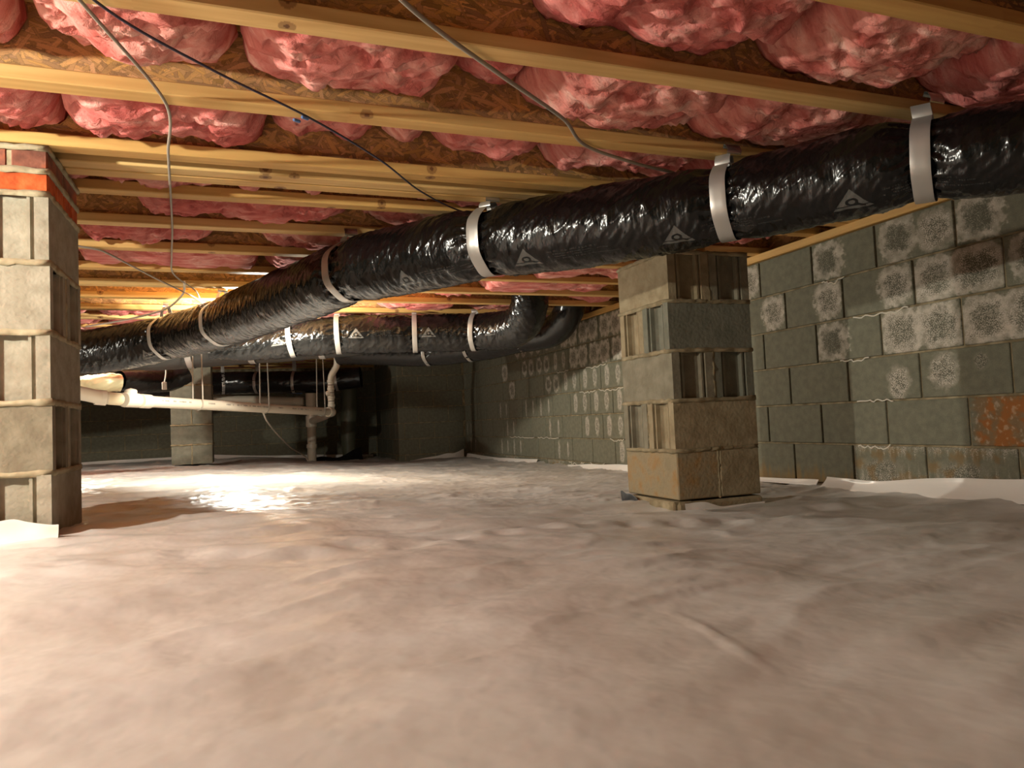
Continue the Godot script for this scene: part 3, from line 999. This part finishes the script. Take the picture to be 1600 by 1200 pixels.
func make_ducts():
	# main duct
	var pts := [V(-3.97, 0.56, -5.25), V(-1.75, 0.52, -5.35), V(-1.05, 0.555, -5.42), V(-0.60, 0.625, -5.36), V(-0.30, 0.655, -5.05), V(-0.10, 0.662, -4.66), V(0.18, 0.675, -3.95), V(0.464, 0.690, -3.225), V(0.69, 0.694, -2.92), V(0.915, 0.695, -2.622), V(1.23, 0.688, -2.29), V(1.53, 0.690, -1.965), V(1.70, 0.695, -1.72), V(1.856, 0.692, -1.482), V(1.99, 0.672, -1.29), V(2.25, 0.64, -0.90)]
	var radii := [0.15, 0.15, 0.15, 0.148, 0.15, 0.148, 0.146, 0.142, 0.143, 0.141, 0.139, 0.134, 0.131, 0.127, 0.122, 0.12]
	var sp := [V(-0.10, 0.662, -4.66), V(0.464, 0.690, -3.225), V(0.915, 0.695, -2.622), V(1.53, 0.690, -1.965), V(1.856, 0.692, -1.482), V(-0.48, 0.64, -5.24)]
	var d := duct_mesh(pts, radii, sp, 500, 0.0028, 0.0085, 112)
	var o := thing("flexible_duct", pts[8], "long fat black film wrapped flexible duct sloping across the whole ceiling", "duct")
	part("jacket", d[0], M.film, o, -pts[8])
	var jz := [10, 8, 5, 3, 2, 12]
	for i in sp.size():
		var rr: float = [0.148, 0.142, 0.141, 0.134, 0.127, 0.15][i] - 0.011
		strap_thing(d[1][i][0], d[1][i][1], rr, HJ + YO - 0.002, 0.05 if i < 5 else 0.03, M.strap, "silver strap round the sloping duct, %s from the right wall" % NTH[[4, 3, 2, 1, 0, 5][i]], "straps of the long sloping duct")
	# second duct with the elbow
	pts = [V(-0.22, 0.60, -5.72), V(0.05, 0.62, -5.64), V(0.35, 0.66, -5.56), V(0.68, 0.692, -5.48), V(1.24, 0.69, -5.38), V(1.62, 0.685, -5.25), V(1.84, 0.672, -5.08), V(1.93, 0.70, -4.90), V(1.95, 0.83, -4.765), V(1.95, 1.06, -4.755)]
	sp = [V(0.35, 0.66, -5.56), V(0.68, 0.692, -5.48), V(1.24, 0.69, -5.38), V(1.68, 0.697, -5.22)]
	d = duct_mesh(pts, [0.06, 0.10, 0.125, 0.145, 0.145, 0.145, 0.145, 0.14, 0.135, 0.13], sp, 520, 0.0045, 0.011, 80, 0.55, 0.014)
	o = thing("flexible_duct", pts[4], "black flexible duct with printed triangles that elbows up into the joists", "duct")
	part("jacket", d[0], M.film_b, o, -pts[4])
	for i in sp.size():
		strap_thing(d[1][i][0], d[1][i][1], [0.123, 0.143, 0.143, 0.143][i], HJ + YO - 0.002, 0.036, M.strap, "pale strap of the elbowed duct, %s from its elbow" % NTH[3 - i], "straps of the elbowed duct", false)
	# trunk behind and below it
	pts = [V(-3.97, 0.70, -6.6), V(-1.5, 0.70, -6.62), V(-0.77, 0.69, -6.74), V(-0.40, 0.70, -6.72), V(0.115, 0.715, -6.55), V(0.63, 0.72, -6.354), V(0.86, 0.725, -6.27), V(1.00, 0.73, -6.20)]
	sp = [V(-0.40, 0.70, -6.74), V(0.10, 0.715, -6.555), V(0.66, 0.72, -6.345)]
	d = duct_mesh(pts, [0.14, 0.14, 0.14, 0.14, 0.135, 0.125, 0.12, 0.11], sp, 540, 0.0008, 0.025, 48, 0.55, 0.003)
	o = thing("trunk_duct", pts[4], "smooth charcoal trunk duct passing behind the elbowed duct", "duct")
	part("jacket", d[0], M.trunk, o, -pts[4])
	for i in sp.size():
		strap_thing(d[1][i][0], d[1][i][1], [0.139, 0.134, 0.124][i], HJ + YO - 0.002, 0.05, M.strap, "white tape band round the smooth trunk duct, %s from the riser" % NTH[2 - i], "bands of the trunk duct", false)
	# third flexible duct towards the right wall
	pts = [V(0.90, 0.71, -7.20), V(1.12, 0.715, -7.02), V(1.60, 0.67, -6.636), V(1.963, 0.668, -6.18), V(2.23, 0.69, -5.66), V(2.40, 0.71, -5.41), V(2.47, 0.85, -5.21), V(2.47, 1.07, -5.2)]
	sp = [V(1.66, 0.67, -6.57), V(1.95, 0.668, -6.2), V(2.24, 0.71, -5.66)]
	d = duct_mesh(pts, [0.10, 0.12, 0.13, 0.13, 0.125, 0.12, 0.12, 0.115], sp, 560, 0.0026, 0.02, 56, 0.55, 0.008)
	o = thing("flexible_duct", pts[3], "black flexible duct curving under the elbowed duct to the right wall", "duct")
	part("jacket", d[0], M.film_plain, o, -pts[3])
	for i in sp.size():
		strap_thing(d[1][i][0], d[1][i][1], [0.125, 0.125, 0.11][i], HJ + YO - 0.002, 0.035, M.strap, "grey strap of the curving duct, %s from the right wall" % NTH[2 - i], "straps of the curving duct", false)
	# far duct behind the drain pipes
	pts = [V(-3.97, 0.60, -8.6), V(-1.6, 0.58, -8.6), V(-0.85, 0.585, -9.15), V(-0.293, 0.61, -9.62), V(0.307, 0.60, -9.48), V(0.907, 0.585, -9.30), V(1.40, 0.62, -9.15)]
	sp = [V(-0.22, 0.61, -9.61), V(0.18, 0.60, -9.51), V(0.62, 0.593, -9.385), V(1.12, 0.60, -9.24)]
	d = duct_mesh(pts, [0.13, 0.13, 0.14, 0.14, 0.14, 0.14, 0.13], sp, 580, 0.003, 0.025, 48, 0.55, 0.008)
	o = thing("flexible_duct", pts[4], "far black flexible duct in the dark above the second drain pipe", "duct")
	part("jacket", d[0], M.film_plain, o, -pts[4])
	for i in sp.size():
		strap_thing(d[1][i][0], d[1][i][1], 0.135, HJ + YO - 0.002, 0.035, M.strap, "dim grey strap of the far duct, %s from the olive duct drop" % NTH[3 - i], "straps of the far duct", false)
	# short black duct with the pale foil boot, left of the far pier
	pts = [V(-1.72, 0.52, -7.35), V(-1.42, 0.51, -7.24), V(-1.15, 0.485, -7.15), V(-1.02, 0.475, -7.2)]
	d = duct_mesh(pts, [0.10, 0.10, 0.088, 0.075], [], 600, 0.006, 0.02, 40)
	o = thing("foil_boot", pts[1], "crinkled cream foil duct boot lit up above the drain pipe", "duct boot")
	part("sleeve", d[0], M.foil, o, -pts[1])
	pts = [V(-1.03, 0.50, -7.25), V(-0.85, 0.50, -7.42), V(-0.66, 0.53, -7.6), V(-0.5, 0.6, -7.65)]
	d = duct_mesh(pts, [0.09, 0.105, 0.11, 0.10], [], 610, 0.004, 0.02, 40)
	o = thing("flexible_duct", pts[1], "short dark flexible duct joined to the cream foil boot", "duct")
	part("jacket", d[0], M.film_plain, o, -pts[1])

# ---------------------------------------------------------------- pipes
func pipe_thing(called: String, pts: Array, r: float, label: String, mat: Material) -> Node3D:
	var o := thing(called, pts[0], label, "pipe")
	part("pipe_run", tube(pts, r, 0.04, 20, true, true), mat, o, -pts[0])
	return o

func collar(o: Node3D, a: Vector3, dir: Vector3, L: float, r: float, called := "coupling", mat: Material = null, under: Node = null) -> MeshInstance3D:
	var d := dir.normalized()
	return part(called, lathe(a - d * L * 0.5, a + d * L * 0.5, [[0.0, 0.0], [0.0, r - 0.004], [0.004, r], [L - 0.004, r], [L, r - 0.004], [L, 0.0]]), mat if mat else M.pvc, under if under else o, Vector3.ZERO if under else -o.position)

func make_pipes():
	# main white drain line
	var a := V(-0.66, 0.248, -5.80)
	var b := V(0.876, 0.167, -7.95)
	var o := thing("drain_pipe", a, "white plastic drain pipe hung level on wire hangers, with grey print", "pipe")
	var L := (b - a).length()
	var d := (b - a).normalized()
	var run := part("pipe_run", lathe(a, b, [[0.0, 0.042], [L, 0.042]], 24), M.pvc, o, -a)
	# printed line along its near side
	var side := Vector3.UP.cross(d).normalized()
	if side.z < 0: side = -side
	var outw := (side * 0.97 + Vector3.UP * 0.2).normalized()
	var st := SurfaceTool.new()
	st.begin(Mesh.PRIMITIVE_TRIANGLES)
	var rng := RandomNumberGenerator.new()
	rng.seed = 8
	var s := 0.12
	var upv := d.cross(outw).normalized()
	if upv.y < 0: upv = -upv
	while s < L - 0.25:
		var gl := rng.randf_range(0.006, 0.012)
		if rng.randf() < 0.80:
			var c := d * s + outw * 0.0428
			var hh := rng.randf_range(0.004, 0.007)
			tri(st, c - upv * hh, c + d * gl - upv * hh, c + d * gl + upv * hh, outw)
			tri(st, c - upv * hh, c + d * gl + upv * hh, c + upv * hh, outw)
		s += gl + 0.005
		if rng.randf() < 0.12: s += 0.03
		if rng.randf() < 0.03: s += 0.14
	var pr := part("print", st.commit(), M.print, run, a)
	pr.set_meta("kind", "stuff")
	pr.set_meta("label", "line of small grey print")
	# fittings at its near end
	var e1 := V(-0.745, 0.256, -5.722)
	collar(o, a - d * 0.005, d, 0.09, 0.051)
	var tee := collar(o, e1, d, 0.13, 0.052, "tee")
	part("cleanout_cap", lathe(e1 + Vector3(0, 0.03, 0), e1 + Vector3(0, 0.085, 0), [[0.0, 0.040], [0.035, 0.042], [0.045, 0.034], [0.055, 0.0]]), M.pvc, tee)
	var e2 := V(-0.925, 0.277, -5.66)
	var stub := part("stub", tube([e1, e2], 0.043, 0.05, 20, true, false), M.pvc, o, -a)
	collar(o, (e1 + e2) * 0.5, e2 - e1, 0.10, 0.0445, "sticker", M.sticker, stub)
	collar(o, e2, e2 - e1, 0.075, 0.053)
	var e3 := V(-1.10, 0.325, -5.45)
	part("elbow", tube([e2, V(-0.985, 0.294, -5.58), e3, V(-1.35, 0.42, -5.17), V(-1.46, 0.58, -5.08), V(-1.47, 1.05, -5.07)], 0.047, 0.02, 20), M.pvc, o, -a)
	# elbow at its far end and the branch that drops to the stack
	part("elbow", lathe(b - d * 0.05, b + d * 0.06, [[0.0, 0.043], [0.0, 0.053], [0.06, 0.055], [0.10, 0.045], [0.11, 0.0]]), M.pvc, o, -a)
	var r1 := V(0.893, 0.18, -7.985)
	part("branch", tube([b, V(0.86, 0.13, -8.4), V(0.80, 0.09, -9.30)], 0.042, 0.05, 18), M.pvc, o, -a)
	# riser
	o = thing("vent_riser", r1, "narrow white plastic riser with an offset bend above the drain elbow", "pipe")
	var rp := [r1, V(0.896, 0.47, -7.98), V(0.903, 0.56, -7.972), V(0.955, 0.655, -7.946), V(0.964, 0.72, -7.934), V(0.964, 1.08, -7.934)]
	var riser := part("pipe_run", tube(rp, 0.034, 0.02, 18), M.pvc, o, -r1)
	for yy in [0.24, 0.33, 0.42, 0.50]: collar(o, V(0.895, yy, -7.98), Vector3.UP, 0.03, 0.039)
	for yy in [0.285, 0.375, 0.46]: collar(o, V(0.895, yy, -7.98), Vector3.UP, 0.006, 0.0395, "joint_ring", M.pvc_ring, riser)
	part("cleanout_cap", lathe(V(0.895, 0.38, -7.98), V(0.835, 0.36, -7.96), [[0.0, 0.028], [0.055, 0.028], [0.06, 0.0]]), M.pvc, o, -r1)
	# stack and the second horizontal pipe
	var sb := V(0.79, ground(0.79, -9.34) - 0.01, -9.34)
	o = thing("soil_stack", sb, "upright white soil stack rising from the liner near the far wall", "pipe")
	part("pipe_run", tube([sb, V(0.80, 0.40, -9.30)], 0.055, 0.1, 20, true, false), M.pvc, o, -sb)
	collar(o, V(0.797, 0.36, -9.305), Vector3.UP, 0.16, 0.066, "tee")
	collar(o, V(0.793, 0.09, -9.32), Vector3.UP, 0.14, 0.066, "tee")
	collar(o, V(0.791, -0.22, -9.33), Vector3.UP, 0.05, 0.064)
	var q0 := V(-0.9, 0.47, -10.05)
	o = thing("drain_pipe", q0, "second white drain pipe, dim, running back to the soil stack", "pipe")
	part("pipe_run", tube([q0, V(0.0, 0.405, -9.80), V(0.72, 0.345, -9.42)], 0.055, 0.1, 20), M.pvc, o, -q0)
	collar(o, V(0.66, 0.35, -9.45), Vector3(0.9, -0.05, 0.45), 0.09, 0.063)
	# wire hangers of the drain line
	var hn := 0
	for f in [0.21, 0.55, 0.93]:
		hn += 1
		var c: Vector3 = a + d * L * f
		var h := thing("pipe_hanger", Vector3(c.x, HJ + YO, c.z), "thin grey strap loop under the printed drain pipe, %s from its far elbow" % NTH[3 - hn], "hanger", "strap hangers of the drain pipe")
		var hp := []
		hp.append(Vector3(c.x - 0.03, HJ + YO, c.z))
		hp.append(c + Vector3(0, 0.12, 0) - side * 0.046)
		for k in 7:
			var ang := PI * (k / 6.0)
			hp.append(c + (-side * cos(ang) - Vector3.UP * sin(ang)) * 0.046)
		hp.append(c + Vector3(0, 0.12, 0) + side * 0.046)
		hp.append(Vector3(c.x + 0.03, HJ + YO, c.z))
		part("loop", tube(hp, 0.006, 0.02, 6, true, false), M.cable_grey, h, -h.position)

# ---------------------------------------------------------------- cables and small things
func cable(called: String, pts: Array, r: float, mat: Material, label: String):
	var o := solid(called, tube(pts, r, 0.03, 7), mat, Vector3.ZERO, label, "cable")
	return o

func make_small():
	var j := HJ - 0.009
	cable("cable", [V(-0.40, j, -1.12), V(-0.274, j, -1.56), V(-0.167, j, -1.985), V(-0.19, j - 0.012, -2.3), V(-0.255, j, -3.2), V(-0.30, j - 0.004, -3.7), V(-0.325, j - 0.006, -4.12), V(-0.25, j, -4.6), V(-0.24, j, -4.9)], 0.0042, M.cable_grey, "grey cable running straight back under the joists beside the brick topped pier")
	var c2 := thing("cable", V(0.19, j, -1.985), "thin dark blue cable stapled diagonally under the joists towards the duct", "cable")
	part("wire", tube([V(-0.42, j, -1.15), V(-0.245, j, -1.55), V(-0.05, j - 0.004, -1.76), V(0.191, j, -1.985), V(0.42, j - 0.01, -2.22), V(0.62, j, -2.52), V(0.835, j, -2.73), V(1.05, j, -2.82)], 0.0032, 0.03, 7), M.cable_dark, c2, -c2.position)
	for q in [[0.175, -1.972], [0.155, -1.995]]:
		part("cable_tie", bevel_box(Vector3(0.022, 0.008, 0.008), 0.002), M.blue, c2, V(q[0], j - 0.006, q[1]) - c2.position, Basis(Vector3.UP, 0.5))
	cable("cable", [V(0.10, j, -1.12), V(0.334, j, -1.39), V(0.60, j - 0.004, -1.60), V(0.869, j, -1.81), V(1.02, j, -1.975), V(1.25, j - 0.008, -2.06), V(1.488, j, -2.16), V(1.62, j, -2.4)], 0.0055, M.cable_grey, "thick grey cable slung diagonally under the joists to the duct")
	cable("cable", [V(-0.95, j, -3.30), V(-0.674, j, -3.58), V(-0.58, j, -3.67), V(-0.40, j - 0.01, -4.3), V(-0.29, j, -4.75), V(-0.217, j, -5.03), V(-0.05, j, -5.4)], 0.005, M.cable_grey, "pale cable crossing the joists behind the brick topped pier")
	cable("cable", [V(-0.29, j, -4.35), V(-0.33, j, -4.75), V(-0.45, j - 0.02, -5.15), V(-0.62, j - 0.03, -5.42), V(-0.8, j, -5.85), V(-1.1, j, -6.2)], 0.007, M.cable_white, "paired white cable bending over the top of the sloping duct")
	cable("cable", [V(0.16, 0.20, -6.95), V(0.20, 0.10, -7.2), V(0.306, -0.02, -7.9), V(0.508, -0.216, -8.697), V(0.70, -0.335, -9.26), V(0.74, ground(0.74, -9.3) + 0.01, -9.31)], 0.008, M.cable_white, "thin white cable drooping from the drain pipe to the floor by the stack")
	# small switch box on a cable near the far pier
	var b := thing("junction_box", V(-0.66, 0.44, -7.15), "small pale grey junction box hanging from a cable beside the far pier", "box")
	part("body", bevel_box(Vector3(0.04, 0.07, 0.03), 0.004), M.box_grey, b)
	part("cord", tube([Vector3(0.0, 0.03, 0), Vector3(0.015, 0.12, 0.0), Vector3(0.01, 0.41, -0.02)], 0.006, 0.03, 6), M.cable_white, b)
	# strip of blue plastic lying on the second drain pipe
	var rows := []
	for i in 8:
		var f := i / 7.0
		var c := V(0.44, 0.46, -9.52).lerp(V(0.70, 0.44, -9.40), f)
		rows.append([c, c + Vector3(0, 0.006 + 0.055 * f, -0.02 + 0.01 * sin(f * 6.0))])
	solid("plastic_strip", sheet(rows, 0.002), M.blue, Vector3.ZERO, "torn strip of blue plastic above the second drain pipe", "plastic strip")
	# hanging drain duct in the dark corner and its black boot
	var g := ground(1.31, -9.75)
	var dp := [V(1.33, 0.55, -9.73), V(1.325, 0.2, -9.75), V(1.30, -0.1, -9.77), V(1.31, g + 0.03, -9.78)]
	var dd := duct_mesh(dp, [0.10, 0.105, 0.10, 0.085], [], 640, 0.003, 0.02, 36)
	var o := thing("drop_duct", V(1.31, g, -9.78), "dull olive hanging duct drop in the dark corner by the recess", "duct")
	part("jacket", dd[0], M.drain, o, -o.position)
	var boot := thing("drain_boot", V(1.25, g, -9.62), "black plastic tray lying on the liner under the olive duct drop", "tray")
	var br := []
	for i in 13:
		var f := i / 12.0
		var x := -0.42 + 0.62 * f
		br.append([Vector3(x, 0.012, 0.10), Vector3(x, 0.02 + 0.05 * f * f, 0.02), Vector3(x, 0.05 + 0.11 * f * f * f + 0.02 * sin(f * 9.0), -0.06)])
	part("tray_sheet", sheet(br, 0.004), M.black, boot)

# ---------------------------------------------------------------- loose edges of the liner
func flap(base: Array, heights: Array, lean: Vector3, n: int, label: String, seed_: int, mat: Material, droop := 0.5):
	var nz := noise(seed_, 5.0, 2)
	var c: Vector3 = base[base.size() / 2]
	var rows := []
	for i in n + 1:
		var f := float(i) / n * (base.size() - 1)
		var k := mini(int(f), base.size() - 2)
		var p: Vector3 = (base[k] as Vector3).lerp(base[k + 1], f - k)
		var h: float = lerpf(heights[k], heights[k + 1], smoothstep(0, 1, f - k))
		h *= 1.0 + 0.22 * nz.get_noise_1d(f * 0.12)
		var r := []
		for j in 7:
			var t := j / 6.0
			var wob := 0.25 * nz.get_noise_2d(f * 0.15, t * 0.1)
			r.append(p - c + Vector3.UP * h * t + lean * (sin(t * PI * 0.5) * droop + wob) + lean * -0.02 * (1.0 - t))
		rows.append(r)
	solid("liner_flap", sheet(rows, 0.0025), mat, c, label, "liner flap")

func make_flaps():
	var f := func(x, z, dy := -0.006): return V(x, ground(x, z) + dy, z)
	flap([f.call(-0.98, -2.345), f.call(-0.72, -2.335), f.call(-0.60, -2.33), f.call(-0.49, -2.33)], [0.05, 0.062, 0.066, 0.040], Vector3(0, 0, -0.03), 40, "white liner edge curling up at the foot of the brick topped pier", 1, M.liner_white)
	flap([f.call(XW - 0.075, -0.7), f.call(XW - 0.07, -1.4), f.call(XW - 0.07, -2.0), f.call(XW - 0.08, -2.5), f.call(XW - 0.10, -2.78)], [0.13, 0.12, 0.085, 0.055, 0.05], Vector3(0.06, 0, 0), 90, "glossy white liner edge turned up against the salt stained wall", 2, M.liner_white, 0.9)
	flap([f.call(XW - 0.05, -2.84), f.call(XW - 0.05, -3.3), f.call(XW - 0.05, -3.7)], [0.03, 0.02, 0.04], Vector3(0.03, 0, 0), 30, "low liner edge along the wall in the shadow behind the right pier", 3, M.liner_white)
	flap([f.call(XW - 0.05, -4.6), f.call(XW - 0.06, -5.2), f.call(XW - 0.05, -5.8)], [0.05, 0.045, 0.01], Vector3(0.03, 0, 0), 40, "white liner edge lapping the wall below the oval salt stains", 4, M.liner_white)
	flap([f.call(XW - 0.05, -6.5), f.call(XW - 0.05, -7.6), f.call(XW - 0.05, -8.85)], [0.035, 0.04, 0.05], Vector3(0.03, 0, 0), 40, "long white liner edge along the wall up to the corner", 5, M.liner_white)
	flap([f.call(1.95, ZB + 0.05), f.call(2.25, ZB + 0.05), f.call(2.50, ZB + 0.06), f.call(2.655, ZB + 0.06)], [0.012, 0.04, 0.075, 0.125], Vector3(0, 0, -0.03), 40, "white liner corner standing up where the two walls meet", 6, M.liner_white)
	flap([f.call(1.615, -2.425), f.call(1.70, -2.425), f.call(1.80, -2.425), f.call(2.00, -2.43)], [0.03, 0.034, 0.015, 0.012], Vector3(0, 0, -0.012), 30, "pale liner lip along the front of the right pier", 7, M.liner_white)
	flap([f.call(1.575, -2.86), f.call(1.575, -2.78), f.call(1.575, -2.70)], [0.055, 0.04, 0.004], Vector3(-0.01, 0, 0), 16, "small black flap of liner underside beside the right pier", 8, M.black)
	flap([f.call(-2.1, -10.5), f.call(-1.2, -10.5), f.call(-0.4, -10.5), f.call(0.6, -10.5), f.call(1.75, -10.5)], [0.03, 0.04, 0.06, 0.04, 0.05], Vector3(0, 0, -0.04), 60, "dim liner edge along the foot of the far wall", 9, M.liner_white)

# ---------------------------------------------------------------- lamps
func lamp(at: Vector3, energy: float, label: String):
	# porcelain holder screwed under a joist with a bare bulb
	var o := thing("bulb_holder", at, label, "lamp")
	part("holder", lathe(Vector3.ZERO, Vector3(0, -0.05, 0), [[0.0, 0.0], [0.0, 0.055], [0.012, 0.056], [0.022, 0.034], [0.05, 0.026], [0.05, 0.0]], 24), M.porcelain, o)
	var glow := plain(srgb(255, 240, 214), 0.4)
	glow.emission_enabled = true
	glow.emission = Color(1.0, 0.80, 0.52)
	glow.emission_energy_multiplier = 4.0
	part("bulb", lathe(Vector3(0, -0.048, 0), Vector3(0, -0.16, 0), [[0.0, 0.013], [0.02, 0.016], [0.045, 0.027], [0.07, 0.031], [0.09, 0.027], [0.103, 0.015], [0.108, 0.0]], 20), glow, o)
	var l := OmniLight3D.new()
	l.name = "light"
	l.light_color = LAMP
	l.light_energy = energy
	l.omni_range = 20.0
	l.omni_attenuation = 2.0
	l.light_size = 0.03
	l.shadow_enabled = true
	o.add_child(l)
	l.position = Vector3(0, -0.118, 0)

const LAMP := Color(1.0, 0.985, 0.925)

func _ready():
	# camera: directions of the wall and of the joists taken from their vanishing points
	var F := 1123.0
	var az := -Vector3(381 - 800, 600 - 674, -F).normalized()
	var ax := Vector3(3800 - 800, 600 - 525, -F)
	ax = (ax - az * ax.dot(az)).normalized()
	var ay := az.cross(ax)
	var cam := Camera3D.new()
	cam.name = "camera"
	cam.basis = Basis(Vector3(ax.x, ay.x, az.x), Vector3(ax.y, ay.y, az.y), Vector3(ax.z, ay.z, az.z))
	cam.position = Vector3(0, YO, 0)
	cam.fov = rad_to_deg(2.0 * atan(600.0 / F))
	cam.near = 0.02
	add_child(cam)
	cam.current = true
	var we := WorldEnvironment.new()
	we.name = "environment"
	var env := Environment.new()
	env.background_mode = Environment.BG_COLOR
	env.background_color = Color.BLACK
	env.tonemap_mode = Environment.TONE_MAPPER_LINEAR
	env.tonemap_exposure = 1.0
	env.sdfgi_enabled = true
	env.ssao_enabled = true
	env.ssil_enabled = true
	we.environment = env
	add_child(we)

	make_materials()
	M.film_b = M.film.duplicate()
	M.film_b.uv1_offset = Vector3(0.35, 0.10, 0)
	make_floor()
	make_walls()
	make_joists()
	make_batts()
	make_piers()
	make_ducts()
	make_pipes()
	make_small()
	make_flaps()
	lamp(V(-1.6, HJ, -1.543), 5.1, "bare bulb in a porcelain holder under a joist, outside the brick topped pier")
	lamp(V(0.035, HJ, -4.965), 4.0, "bare bulb in a porcelain holder hidden behind the sloping duct")
	lamp(V(-1.35, HJ, -7.141), 1.5, "bare bulb in a porcelain holder above the cream foil boot")
